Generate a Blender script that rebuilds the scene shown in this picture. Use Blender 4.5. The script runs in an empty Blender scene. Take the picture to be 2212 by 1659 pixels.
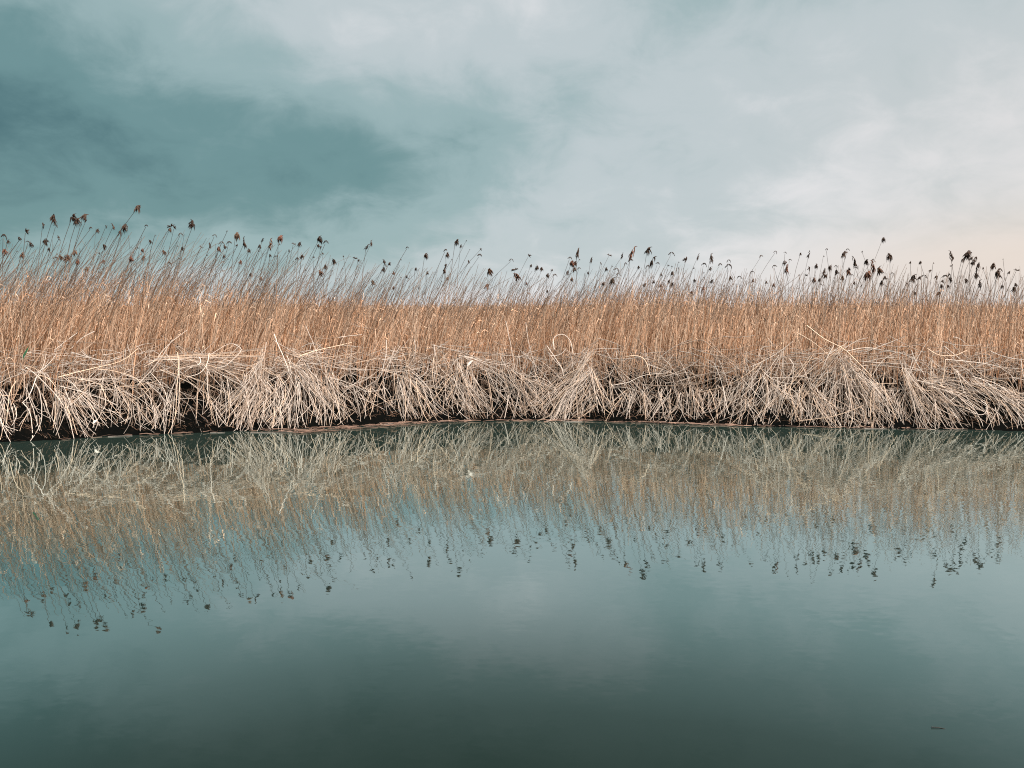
import bpy, math, random
import numpy as np

random.seed(7)
RNG = np.random.default_rng(11)
SC = bpy.context.scene
R = math.radians

# ------------------------------------------------------------------ camera
CAM_H = 1.73
F = 1661.0                      # focal length in units of a 2212 px wide frame
PITCH = math.atan((829.5 - 665.0) / F)
cd = bpy.data.cameras.new('camera')
cam = bpy.data.objects.new('camera', cd)
SC.collection.objects.link(cam)
cd.sensor_width = 36.0
cd.lens = 36.0 * F / 2212.0
cd.clip_start, cd.clip_end = 0.05, 3000.0
cam.location = (0, 0, CAM_H)
cam.rotation_euler = (math.pi / 2 - PITCH, 0, 0)
SC.camera = cam

# ------------------------------------------------------------------ sky
SUN_EL, SUN_AZ = R(50), R(125)   # azimuth from +Y (the view) towards +X
world = bpy.data.worlds.new('World')
SC.world = world
world.use_nodes = True
WT = world.node_tree
WT.nodes.clear()


def node(nt, typ, **kw):
    n = nt.nodes.new(typ)
    for k, v in kw.items():
        setattr(n, k, v)
    return n


def m(nt, op, a, b=None, c=None, clamp=False):
    n = nt.nodes.new('ShaderNodeMath')
    n.operation = op
    n.use_clamp = clamp
    for i, s in enumerate((a, b, c)):
        if s is None:
            continue
        if isinstance(s, (int, float)):
            n.inputs[i].default_value = s
        else:
            nt.links.new(s, n.inputs[i])
    return n.outputs[0]


def mixcol(nt, f, a, b, blend='MIX'):
    n = nt.nodes.new('ShaderNodeMix')
    n.data_type = 'RGBA'
    n.blend_type = blend
    for i, s in ((0, f), (6, a), (7, b)):
        if isinstance(s, (int, float)):
            n.inputs[i].default_value = s
        elif isinstance(s, tuple):
            n.inputs[i].default_value = (*s, 1.0) if len(s) == 3 else s
        else:
            nt.links.new(s, n.inputs[i])
    return n.outputs[2]


def ramp(nt, f, stops, interp='LINEAR'):
    n = nt.nodes.new('ShaderNodeValToRGB')
    cr = n.color_ramp
    cr.interpolation = interp
    while len(cr.elements) < len(stops):
        cr.elements.new(0.5)
    for e, (p, c) in zip(cr.elements, stops):
        e.position = p
        e.color = (*c, 1.0) if not isinstance(c, (int, float)) else (c, c, c, 1.0)
    nt.links.new(f, n.inputs[0])
    return n.outputs[0]


tc = node(WT, 'ShaderNodeTexCoord')
sep = node(WT, 'ShaderNodeSeparateXYZ')
WT.links.new(tc.outputs['Generated'], sep.inputs[0])
dx, dy, dz = sep.outputs
DEG = 180 / math.pi
az = m(WT, 'MULTIPLY', m(WT, 'ARCTAN2', dx, dy), DEG)
el = m(WT, 'MULTIPLY', m(WT, 'ARCSINE', dz), DEG)
elp = m(WT, 'MAXIMUM', el, 0.0)


def blob(a0, e0, sa, se, rot=0.0):
    c, s = math.cos(R(rot)), math.sin(R(rot))
    da = m(WT, 'SUBTRACT', az, a0)
    de = m(WT, 'SUBTRACT', el, e0)
    p = m(WT, 'ADD', m(WT, 'MULTIPLY', da, c / sa), m(WT, 'MULTIPLY', de, s / sa))
    q = m(WT, 'SUBTRACT', m(WT, 'MULTIPLY', de, c / se), m(WT, 'MULTIPLY', da, s / se))
    e = m(WT, 'ADD', m(WT, 'MULTIPLY', p, p), m(WT, 'MULTIPLY', q, q))
    return m(WT, 'POWER', math.e, m(WT, 'MULTIPLY', e, -1.0))


den = m(WT, 'ADD', m(WT, 'MAXIMUM', dz, 0.0), 0.42)
comb = node(WT, 'ShaderNodeCombineXYZ')
WT.links.new(m(WT, 'DIVIDE', dx, den), comb.inputs[0])
WT.links.new(m(WT, 'DIVIDE', dy, den), comb.inputs[1])


def noise(nt, vec, scale, detail=4.0, rough=0.5, dist=0.0):
    n = nt.nodes.new('ShaderNodeTexNoise')
    n.inputs['Scale'].default_value = scale
    n.inputs['Detail'].default_value = detail
    n.inputs['Roughness'].default_value = rough
    n.inputs['Distortion'].default_value = dist
    nt.links.new(vec, n.inputs['Vector'])
    return n


n1 = noise(WT, comb.outputs[0], 1.6, 4.0, 0.5, 0.5).outputs[0]
n2 = noise(WT, comb.outputs[0], 6.5, 7.0, 0.6, 0.4).outputs[0]
n3 = noise(WT, tc.outputs['Generated'], 4.5, 3.0, 0.5, 0.3).outputs[0]
lr = m(WT, 'SINE', m(WT, 'MULTIPLY', az, math.pi / 180))
terms = [
    m(WT, 'MULTIPLY', m(WT, 'MULTIPLY', lr, m(WT, 'MULTIPLY_ADD', elp, -1 / 48.0, 1.1, clamp=True)), 0.38),
    m(WT, 'MULTIPLY', m(WT, 'SUBTRACT', n1, 0.5), 0.32),
    m(WT, 'MULTIPLY', m(WT, 'SUBTRACT', n2, 0.5), 0.42),
    m(WT, 'MULTIPLY', m(WT, 'SUBTRACT', n3, 0.5), 0.35),
    m(WT, 'MULTIPLY', blob(-26, 12.0, 20, 4.8, -4), -0.20),
    m(WT, 'MULTIPLY', blob(-9, 10.5, 12, 3.4, 8), -0.15),
    m(WT, 'MULTIPLY', blob(-33, 8, 11, 6.5, 0), -0.21),
    m(WT, 'MULTIPLY', blob(-20, 7, 16, 4, 0), -0.12),
    m(WT, 'MULTIPLY', blob(-5, 21, 15, 4.5, 12), 0.26),
    m(WT, 'MULTIPLY', blob(-27, 22, 15, 5, 0), 0.14),
    m(WT, 'MULTIPLY', blob(8, 12, 7, 3.0, 20), 0.10),
    m(WT, 'MULTIPLY', blob(24, 9, 9, 3, 20), 0.10),
    m(WT, 'MULTIPLY', m(WT, 'POWER', math.e, m(WT, 'MULTIPLY', elp, -1 / 3.2)), 0.38),
    m(WT, 'MULTIPLY', m(WT, 'SUBTRACT', 1.0, m(WT, 'POWER', math.e, m(WT, 'MULTIPLY', elp, -1 / 40.0))), -0.12),
    m(WT, 'MULTIPLY', m(WT, 'MULTIPLY_ADD', elp, 1 / 26.0, -0.7, clamp=True), -0.46),
]
c = 0.66
for t in terms:
    c = m(WT, 'ADD', c, t)
cloud = ramp(WT, c, [(0.0, (0.065, 0.150, 0.160)), (0.25, (0.142, 0.264, 0.268)), (0.5, (0.305, 0.425, 0.432)),
                     (0.75, (0.50, 0.565, 0.58)), (1.0, (0.745, 0.745, 0.755))], 'EASE')
warm = m(WT, 'MULTIPLY', blob(33, 3.0, 13, 3.2, 5), 0.65)
cloud = mixcol(WT, m(WT, 'MULTIPLY', blob(36, 10, 17, 9, 0), 0.4), cloud, (0.64, 0.615, 0.585))
cloud = mixcol(WT, warm, cloud, (0.80, 0.665, 0.56))
sky = node(WT, 'ShaderNodeTexSky', sky_type='NISHITA', sun_disc=False)
sky.sun_elevation = SUN_EL
sky.sun_rotation = SUN_AZ
sky.air_density, sky.dust_density = 1.0, 2.0
scaled = node(WT, 'ShaderNodeVectorMath', operation='SCALE')
WT.links.new(cloud, scaled.inputs[0])
scaled.inputs['Scale'].default_value = 3.42
final = mixcol(WT, 0.97, sky.outputs[0], scaled.outputs[0])     # thin gaps of clear sky tint an all but closed cloud deck
bg = node(WT, 'ShaderNodeBackground')
WT.links.new(final, bg.inputs[0])
bg.inputs[1].default_value = 0.1
wo = node(WT, 'ShaderNodeOutputWorld')
WT.links.new(bg.outputs[0], wo.inputs[0])

# ------------------------------------------------------------------ sun behind the cloud
sd = bpy.data.lights.new('sun', 'SUN')
sd.energy = 3.3
sd.angle = R(22)
sd.color = (1.0, 0.93, 0.85)
sun = bpy.data.objects.new('sun', sd)
SC.collection.objects.link(sun)
sun.rotation_euler = (math.pi / 2 - SUN_EL, 0, math.pi - SUN_AZ)

vs = SC.view_settings
vs.view_transform, vs.look, vs.exposure, vs.gamma, vs.use_curve_mapping = 'Standard', 'None', 1.6, 1.0, False
SC.render.engine = 'CYCLES'
SC.cycles.use_denoising = False
SC.cycles.pixel_filter_type = 'BLACKMAN_HARRIS'
SC.cycles.filter_width = 1.1
SC.cycles.max_bounces = 6
SC.cycles.diffuse_bounces = 3
SC.cycles.glossy_bounces = 3
SC.cycles.caustics_reflective = False
SC.cycles.caustics_refractive = False
SC.cycles.sample_clamp_indirect = 4.0

# ------------------------------------------------------------------ pixel <-> place
CP, SP = math.cos(PITCH), math.sin(PITCH)


def ray(u, v):
    """direction through a point of the 2212 x 1659 frame, scaled to y = 1"""
    u = np.asarray(u, float); v = np.asarray(v, float)
    x = (u - 1106.0) / F
    yy = -(v - 829.5) / F
    y = CP + yy * SP
    z = -SP + yy * CP
    return x / y, z / y


def at(u, v, Y):
    a, b = ray(u, v)
    return np.stack([a * Y, np.broadcast_to(Y, np.shape(a)) * np.ones_like(a), CAM_H + b * Y], -1)


WL = np.array([(-400, 972), (0, 955), (120, 950), (230, 942), (340, 938), (480, 933), (645, 928), (760, 919), (860, 914), (968, 910),
               (1106, 908), (1290, 910), (1450, 914), (1613, 920), (1800, 924), (2000, 927), (2212, 930), (2600, 936)], float)


def vw(u):
    return np.interp(u, WL[:, 0], WL[:, 1])


def dw(u):                       # distance of the water's edge along the picture column u
    _, b = ray(u, vw(u))
    return -CAM_H / b


_eu = np.linspace(-400, 2600, 200)
_ed = dw(_eu)
EX = ray(_eu, vw(_eu))[0] * _ed
EY = _ed


def edge(X):
    return np.interp(X, EX, EY) + 0.06 * np.sin(np.asarray(X) * 2.3) * np.sin(np.asarray(X) * 0.9 + 1)


def ground_z(X, Y):
    o = Y - edge(X)
    z = np.interp(o, [-1.5, -0.4, -0.05, 0.08, 0.25, 0.5, 0.85, 1.4, 6], [-0.8, -0.3, -0.05, 0.06, 0.22, 0.42, 0.58, 0.64, 0.66])
    return z + 0.03 * np.sin(X * 5.1 + Y * 2.2) * (o > 0.05)


# ------------------------------------------------------------------ materials
def principled(name, rough=0.7, spec=0.25):
    mt = bpy.data.materials.new(name)
    mt.use_nodes = True
    nt = mt.node_tree
    b = nt.nodes['Principled BSDF']
    b.inputs['Roughness'].default_value = rough
    b.inputs['Specular IOR Level'].default_value = spec
    return mt, nt, b


def reed_material(name, var=0.35, translucent=0.0):
    """dry reed: per-stalk colour attribute broken up by streaky grain and darker nodes"""
    mt, nt, b = principled(name, 0.62, 0.25)
    at_ = node(nt, 'ShaderNodeAttribute', attribute_name='col')
    geo = node(nt, 'ShaderNodeNewGeometry')
    mp = node(nt, 'ShaderNodeMapping')
    mp.inputs['Scale'].default_value = (1.0, 1.0, 1.0)
    nt.links.new(geo.outputs['Position'], mp.inputs[0])
    n = noise(nt, mp.outputs[0], 23.0, 3.0, 0.6)
    f = m(nt, 'ADD', m(nt, 'MULTIPLY', n.outputs[0], var * 2), 1.0 - var)
    mul = node(nt, 'ShaderNodeVectorMath', operation='SCALE')
    nt.links.new(at_.outputs['Color'], mul.inputs[0])
    nt.links.new(f, mul.inputs['Scale'])
    nt.links.new(mul.outputs[0], b.inputs['Base Color'])
    if translucent:
        out = nt.nodes['Material Output']
        tr = node(nt, 'ShaderNodeBsdfTranslucent')
        nt.links.new(mul.outputs[0], tr.inputs[0])
        mx = node(nt, 'ShaderNodeMixShader')
        mx.inputs[0].default_value = translucent
        nt.links.new(b.outputs[0], mx.inputs[1])
        nt.links.new(tr.outputs[0], mx.inputs[2])
        nt.links.new(mx.outputs[0], out.inputs[0])
    return mt


M_REED = reed_material('dry_reed', 0.35, 0.12)
M_PALE = reed_material('bleached_reed', 0.3, 0.0)
M_DEBRIS = reed_material('sodden_reed', 0.5, 0.0)

M_HEAD, nt, b = principled('seed_head', 0.9, 0.1)
oi = node(nt, 'ShaderNodeObjectInfo')
geo = node(nt, 'ShaderNodeNewGeometry')
nh = noise(nt, geo.outputs['Position'], 60.0, 3.0, 0.6)
hc = mixcol(nt, nh.outputs[0], (0.030, 0.022, 0.019), (0.105, 0.062, 0.043))
hm = node(nt, 'ShaderNodeVectorMath', operation='MULTIPLY')
nt.links.new(hc, hm.inputs[0])
nt.links.new(oi.outputs['Color'], hm.inputs[1])
nt.links.new(hm.outputs[0], b.inputs['Base Color'])

M_MUD, nt, b = principled('bank_mud', 0.9, 0.02)
geo = node(nt, 'ShaderNodeNewGeometry')
nm = noise(nt, geo.outputs['Position'], 7.0, 6.0, 0.65)
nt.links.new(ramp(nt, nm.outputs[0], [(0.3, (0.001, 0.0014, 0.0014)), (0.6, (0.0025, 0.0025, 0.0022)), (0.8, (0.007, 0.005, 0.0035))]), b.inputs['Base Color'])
bp = node(nt, 'ShaderNodeBump')
bp.inputs['Strength'].default_value = 0.6
bp.inputs['Distance'].default_value = 0.05
nt.links.new(nm.outputs[0], bp.inputs['Height'])
nt.links.new(bp.outputs[0], b.inputs['Normal'])

# water: a mirror that weakens towards steep views over green, silty depth; slight ripples
M_WATER = bpy.data.materials.new('still_green_water')
M_WATER.use_nodes = True
nt = M_WATER.node_tree
nt.nodes.clear()
geo = node(nt, 'ShaderNodeNewGeometry')
pos = geo.outputs['Position']
sp = node(nt, 'ShaderNodeSeparateXYZ')
nt.links.new(pos, sp.inputs[0])


def ripple(scale, detail, stretch):
    mp = node(nt, 'ShaderNodeMapping')
    mp.inputs['Scale'].default_value = (stretch[0], stretch[1], 1.0)
    nt.links.new(pos, mp.inputs[0])
    n = noise(nt, mp.outputs[0], scale, detail, 0.5)
    s = node(nt, 'ShaderNodeVectorMath', operation='SUBTRACT')
    nt.links.new(n.outputs['Color'], s.inputs[0])
    s.inputs[1].default_value = (0.5, 0.5, 0.5)
    return s.outputs[0]


def vscale(v, s):
    n = node(nt, 'ShaderNodeVectorMath', operation='SCALE')
    nt.links.new(v, n.inputs[0])
    if isinstance(s, (int, float)):
        n.inputs['Scale'].default_value = s
    else:
        nt.links.new(s, n.inputs['Scale'])
    return n.outputs[0]


def vadd(a, b_):
    n = node(nt, 'ShaderNodeVectorMath', operation='ADD')
    nt.links.new(a, n.inputs[0])
    nt.links.new(b_, n.inputs[1])
    return n.outputs[0]


# a light breeze from the right-hand reach: ripples fade towards the sheltered left
patch = noise(nt, pos, 0.35, 2.0, 0.5).outputs[0]
breeze = m(nt, 'ADD', m(nt, 'MULTIPLY', sp.outputs[0], 0.055), m(nt, 'MULTIPLY', patch, 1.1), clamp=False)
breeze = m(nt, 'MINIMUM', m(nt, 'MAXIMUM', breeze, 0.15), 1.6)
r1 = vscale(ripple(4.5, 2.0, (1.0, 1.5)), 0.010)
r2 = vscale(vscale(ripple(15.0, 2.0, (0.8, 1.6)), 0.045), breeze)
rr = vadd(r1, r2)
flat = node(nt, 'ShaderNodeVectorMath', operation='MULTIPLY')
nt.links.new(rr, flat.inputs[0])
flat.inputs[1].default_value = (1.0, 1.0, 0.0)
up = node(nt, 'ShaderNodeCombineXYZ')
up.inputs[2].default_value = 1.0
nn = node(nt, 'ShaderNodeVectorMath', operation='NORMALIZE')
nt.links.new(vadd(flat.outputs[0], up.outputs[0]), nn.inputs[0])
lw = node(nt, 'ShaderNodeLayerWeight')
lw.inputs['Blend'].default_value = 0.5
fac = ramp(nt, lw.outputs['Facing'], [(0.0, 0.02), (0.40, 0.06), (0.47, 0.085), (0.52, 0.17), (0.57, 0.35), (0.64, 0.70), (0.72, 0.94), (1.0, 1.0)])
gl = node(nt, 'ShaderNodeBsdfGlossy')
gl.inputs['Roughness'].default_value = 0.012
gl.inputs['Color'].default_value = (0.545, 0.635, 0.630, 1)
nt.links.new(nn.outputs[0], gl.inputs['Normal'])
df = node(nt, 'ShaderNodeBsdfDiffuse')
df.inputs['Color'].default_value = (0.0080, 0.0135, 0.0112, 1)
mir = node(nt, 'ShaderNodeMixShader')
nt.links.new(fac, mir.inputs[0])
nt.links.new(gl.outputs[0], mir.inputs[2])
mx = node(nt, 'ShaderNodeAddShader')                     # mirror + light scattered back out of the silty depth
nt.links.new(df.outputs[0], mx.inputs[0])
nt.links.new(mir.outputs[0], mx.inputs[1])
mo = node(nt, 'ShaderNodeOutputMaterial')
nt.links.new(mx.outputs[0], mo.inputs[0])


# ------------------------------------------------------------------ mesh helpers
def build(name, V, Q, mat, col=None, parent=None, smooth=True, loc=None):
    """V (n,3), Q (k,4) or (k,3) -> one linked mesh object"""
    V = np.asarray(V, np.float32)
    if loc is not None:
        V = V - np.asarray(loc, np.float32)
    Q = np.asarray(Q, np.int32)
    me = bpy.data.meshes.new(name)
    me.vertices.add(len(V))
    me.vertices.foreach_set('co', V.ravel())
    w = Q.shape[1]
    me.loops.add(Q.size)
    me.loops.foreach_set('vertex_index', Q.ravel())
    me.polygons.add(len(Q))
    me.polygons.foreach_set('loop_start', np.arange(0, Q.size, w, dtype=np.int32))
    if smooth:
        me.polygons.foreach_set('use_smooth', np.ones(len(Q), bool))
    if col is not None:
        ca = me.attributes.new('col', 'FLOAT_COLOR', 'POINT')
        c4 = np.ones((len(V), 4), np.float32)
        c4[:, :3] = col
        ca.data.foreach_set('color', c4.ravel())
    me.update()
    me.materials.append(mat)
    o = bpy.data.objects.new(name, me)
    SC.collection.objects.link(o)
    if loc is not None and parent is None:
        o.location = loc
    if parent is not None:
        o.parent = parent
    return o


def tubes(P, Rad, C, sides=3):
    """P (N,K,3) centre lines, Rad (N,K), C (N,3) or (N,K,3) -> verts, quads, colours"""
    N, K, _ = P.shape
    T = np.gradient(P, axis=1)
    T /= np.linalg.norm(T, axis=2, keepdims=True) + 1e-9
    ref = np.zeros_like(T); ref[..., 1] = 1.0
    par = np.abs((T * ref).sum(2)) > 0.92
    ref[par] = (0, 0, 1.0)
    n1 = np.cross(T, ref); n1 /= np.linalg.norm(n1, axis=2, keepdims=True) + 1e-9
    n2 = np.cross(T, n1)
    ang = np.arange(sides) * 2 * math.pi / sides + 0.5
    V = P[:, :, None, :] + Rad[:, :, None, None] * (n1[:, :, None, :] * np.cos(ang)[None, None, :, None] + n2[:, :, None, :] * np.sin(ang)[None, None, :, None])
    if C.ndim == 2:
        C = np.repeat(C[:, None, :], K, 1)
    CC = np.repeat(C[:, :, None, :], sides, 2)
    i = np.arange(N)[:, None, None] * (K * sides)
    k = np.arange(K - 1)[None, :, None] * sides
    s = np.arange(sides)[None, None, :]
    s2 = (s + 1) % sides
    Q = np.stack([i + k + s, i + k + s2, i + k + sides + s2, i + k + sides + s], -1).reshape(-1, 4)
    return V.reshape(-1, 3), Q, CC.reshape(-1, 3)


def ribbons(P, W, C, side):
    """flat blades: P (N,K,3), half widths W (N,K), side (N,3)"""
    N, K, _ = P.shape
    S = side[:, None, :] * W[:, :, None]
    V = np.stack([P - S, P + S], 2)
    CC = np.repeat(np.repeat(C[:, None, None, :], K, 1), 2, 2)
    i = np.arange(N)[:, None] * (2 * K)
    k = np.arange(K - 1)[None, :] * 2
    Q = np.stack([i + k, i + k + 1, i + k + 3, i + k + 2], -1).reshape(-1, 4)
    return V.reshape(-1, 3), Q, CC.reshape(-1, 3)


def join(parts):
    V, Q, C, o = [], [], [], 0
    for v, q, c_ in parts:
        V.append(v); Q.append(q + o); C.append(c_)
        o += len(v)
    return np.concatenate(V), np.concatenate(Q), np.concatenate(C)


def tag(o, label=None, cat=None, group=None, kind=None):
    for k, v in (('label', label), ('category', cat), ('group', group), ('kind', kind)):
        if v:
            o[k] = v
    return o


def empty(name, loc):
    o = bpy.data.objects.new(name, None)
    o.location = [float(x) for x in loc]
    o.empty_display_size = 0.1
    SC.collection.objects.link(o)
    return o


# ------------------------------------------------------------------ water and bank
W_ = 420.0
o = build('water', [(-W_, -80, 0), (W_, -80, 0), (W_, 60, 0), (-W_, 60, 0)], [(0, 1, 2, 3)], M_WATER)
tag(o, 'still green water mirroring the reeds and cloudy sky', 'water', kind='structure')

xs = np.concatenate([[-420, -150, -60, -30], np.linspace(-18, 18, 181), [30, 60, 150, 420]])
offs = np.array([-1.5, -0.4, -0.15, -0.05, 0.02, 0.08, 0.16, 0.25, 0.36, 0.5, 0.65, 0.85, 1.1, 1.4, 2.2, 4, 8, 20, 60, 200, 900])
GX, GO = np.meshgrid(xs, offs, indexing='ij')
GY = edge(GX) + GO
GZ = ground_z(GX, GY)
near = (GO > -0.1) & (GO < 1.5)
GZ = GZ + near * RNG.normal(0, 0.018, GX.shape)
GY = GY + near * RNG.normal(0, 0.02, GX.shape)
nx, no = GX.shape
idx = np.arange(nx * no).reshape(nx, no)
Q = np.stack([idx[:-1, :-1], idx[1:, :-1], idx[1:, 1:], idx[:-1, 1:]], -1).reshape(-1, 4)
o = build('ground', np.stack([GX, GY, GZ], -1).reshape(-1, 3), Q, M_MUD)
tag(o, 'dark muddy bank under the reed bed', 'bank', kind='structure')

# ------------------------------------------------------------------ the standing reed bed (uncountable)
ORANGE = np.array([0.80, 0.455, 0.275])
TAN = np.array([0.84, 0.61, 0.45])
BROWN = np.array([0.34, 0.165, 0.085])
GREYB = np.array([0.095, 0.070, 0.058])


def reed_cols(N, a=0.5, b_=0.3):
    t = RNG.random((N, 1)); s = RNG.random((N, 1))
    c_ = ORANGE * (1 - t) + TAN * t
    c_ = np.where(s < b_ * 1.1, BROWN * (0.7 + 0.8 * t), c_)
    return c_ * RNG.uniform(0.42, 1.15, (N, 1))


CU = [-400, 0, 150, 300, 420, 500, 700, 850, 1000, 1150, 1250, 1350, 1430, 1500, 1700, 1900, 2050, 2212, 2600]
CV = [598, 600, 598, 606, 615, 625, 642, 656, 657, 648, 636, 622, 622, 632, 642, 636, 645, 652, 655]
HU = [-400, 0, 150, 300, 420, 600, 750, 900, 1100, 1300, 1500, 1700, 1850, 2000, 2212, 2600]
HV = [495, 500, 480, 478, 500, 525, 545, 560, 575, 560, 565, 575, 555, 575, 570, 570]


def canopy(X, Y, UU, VV):
    u = 1106 + F * X / (Y * CP)
    v = np.interp(u, UU, VV)
    _, b_ = ray(u, v)
    return CAM_H + b_ * np.minimum(Y, 14.5)


def standing(N, X, Y, H, rad, lean, K=6, dark=0.0, cols=None, wob=0.012):
    """H: height of the tip above the water"""
    z0 = ground_z(X, Y) - 0.05
    L = H - z0
    t = np.linspace(0, 1, K)[None, :]
    p = RNG.uniform(1.4, 2.4, (N, 1))
    ax = lean[:, None] * L[:, None] * (0.25 * t + 0.75 * t ** p)
    ay = (RNG.normal(0, 0.10, (N, 1)) * L[:, None]) * t ** p
    wx = RNG.normal(0, wob, (N, K)) * (t > 0)
    P = np.stack([X[:, None] + ax + wx, Y[:, None] + ay, z0[:, None] + L[:, None] * (t - 0.12 * np.abs(lean)[:, None] * t ** 2)], -1)
    Rd = rad[:, None] * (1.0 - 0.6 * t)
    C = cols if cols is not None else reed_cols(N)
    if dark > 0:
        w = np.clip((t - 0.42) / 0.35, 0, 1)[..., None] * dark
        g = GREYB * RNG.uniform(0.7, 1.5, (N, 1, 1))
        C = C[:, None, :] * (1 - w) + g * w
    return P, Rd, C


def blades(P, n_per, wid, cols, lo=0.25, hi=0.95, ln=(0.14, 0.36)):
    """dry leaf blades hanging off stalks P"""
    N, K, _ = P.shape
    ii = np.repeat(np.arange(N), n_per)
    M_ = len(ii)
    tt = RNG.uniform(lo, hi, M_) * (K - 1)
    k0 = np.minimum(tt.astype(int), K - 2)
    fr = (tt - k0)[:, None]
    base = P[ii, k0] * (1 - fr) + P[ii, k0 + 1] * fr
    a = RNG.uniform(0, 2 * math.pi, M_)
    d = np.stack([np.cos(a) * 0.45 + 0.12, 0.4 * np.sin(a), np.zeros(M_)], -1)
    L = RNG.uniform(ln[0], ln[1], M_)[:, None]
    rise = RNG.uniform(0.2, 2.2, M_)[:, None]
    up_ = np.array([[0, 0, 1.0]])
    p1 = base + L * (0.35 * d + 0.30 * rise * up_)
    p2 = base + L * (0.70 * d + (0.30 * rise - 0.12) * up_)
    p3 = base + L * (0.95 * d + (0.15 * rise - 0.55) * up_)
    PP = np.stack([base, p1, p2, p3], 1)
    W = np.array([0.5, 1.0, 0.75, 0.08])[None, :] * wid * RNG.uniform(0.6, 1.2, (M_, 1))
    sd_ = np.stack([-np.sin(a) * 0.5, np.cos(a) * 0.2, RNG.uniform(0.4, 1.0, M_)], -1)
    sd_ /= np.linalg.norm(sd_, axis=1, keepdims=True)
    return ribbons(PP, W, cols[ii] * RNG.uniform(0.75, 1.15, (M_, 1)), sd_)


def scatter(N, y0, y1, margin=2.0, power=1.0):
    """spots between offsets y0..y1 behind the water's edge, across the view and a little beyond"""
    o_ = y0 + (y1 - y0) * RNG.random(N) ** power
    half = (12.0 + o_) * 0.69 + margin
    X = RNG.uniform(-1, 1, N) * half
    if y0 < 8:                                           # reeds stand in loose tussocks
        cl = 0.09 * np.sin(X * 11 + 3 * np.sin(o_ * 2.1)) + 0.12 * np.sin(X * 4.3 + o_ * 1.7)
        X = X + cl
    return X, edge(X) + o_


def lean_at(X, Y, s=1.0):
    u = 1106 + F * X / Y
    mean = np.interp(u, [0, 500, 1100, 1600, 2212], [0.34, 0.30, 0.22, 0.12, 0.05])
    return mean * s + RNG.normal(0, 0.11, len(X)) + (RNG.random(len(X)) < 0.14) * RNG.normal(0, 0.3, len(X))


parts_mass, parts_leaf = [], []
# near dense stand
for N, a, b_, rad, nb, wid in ((3300, 0.45, 3.4, 0.0054, 2, 0.0055), (6600, 3.4, 10.5, 0.0060, 1, 0.007), (8500, 10.5, 30, 0.010, 1, 0.014)):
    X, Y = scatter(N, a, b_, power=0.75 if a < 1 else 1.0)
    top = canopy(X, Y, CU, CV)
    if b_ > 20:
        top = np.minimum(top, 1.98)
    H = 0.62 + (top - 0.62) * np.clip(RNG.normal(0.90, 0.14, N), 0.3, 1.14)
    cols = reed_cols(N)
    P, Rd, C = standing(N, X, Y, H, np.full(N, rad) * RNG.uniform(0.7, 1.25, N), lean_at(X, Y, 0.7), 5, cols=cols)
    parts_mass.append(tubes(P, Rd, C))
    parts_leaf.append(blades(P, nb, wid, cols))
# far field, thinning into the distance
for N, y0, y1, rad in ((5200, 30, 80, 0.022), (4200, 80, 260, 0.05)):
    X, Y = scatter(N, y0, y1, 8.0)
    H = np.clip(RNG.normal(1.93, 0.07, N), 1.5, 2.12)
    P, Rd, C = standing(N, X, Y, H, np.full(N, rad) * RNG.uniform(0.7, 1.3, N), RNG.normal(0.08, 0.06, N), 4, cols=reed_cols(N))
    parts_mass.append(tubes(P, Rd * 1.2, C))
o = build('reed_bed', *join(parts_mass)[:2], M_REED, join(parts_mass)[2])
tag(o, 'dense standing bed of dry orange reeds stretching back from the bank', 'reeds', kind='stuff')
o = build('reed_leaves', *join(parts_leaf)[:2], M_REED, join(parts_leaf)[2])
tag(o, 'dry leaf blades hanging among the standing reeds', 'leaves', kind='stuff')

# thin bare stalks that stand clear of the bed
N = 3700
X, Y = scatter(N, 0.6, 6.5, 1.5, 1.2)
lo_, hi_ = canopy(X, Y, CU, CV), canopy(X, Y, HU, HV)
H = lo_ + (hi_ - lo_) * np.clip(RNG.beta(1.1, 1.4, N), 0, 1)
P, Rd, C = standing(N, X, Y, H, RNG.uniform(0.0044, 0.0068, N), lean_at(X, Y, 1.35), 8, dark=0.75, wob=0.009)
pm = [tubes(P, Rd, C)]
sel = RNG.random(N) < 0.35
pm.append(blades(P[sel], 1, 0.006, np.tile(GREYB * 1.6, (sel.sum(), 1)), 0.55, 0.95, (0.08, 0.22)))
v_, q_, c_ = join(pm)
o = build('bare_reed_stalks', v_, q_, M_REED, c_)
tag(o, 'thin bare stalks rising above the dense reeds', 'reeds', kind='stuff')

# ------------------------------------------------------------------ seed heads (shared shapes)
def spindle(p0, p1, p2, r):
    t = np.array([0, 0.3, 0.7, 1.0])[:, None]
    P = (1 - t) ** 2 * p0 + 2 * t * (1 - t) * p1 + t ** 2 * p2
    return P, np.array([0.35, 1.0, 0.75, 0.06]) * r


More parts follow.
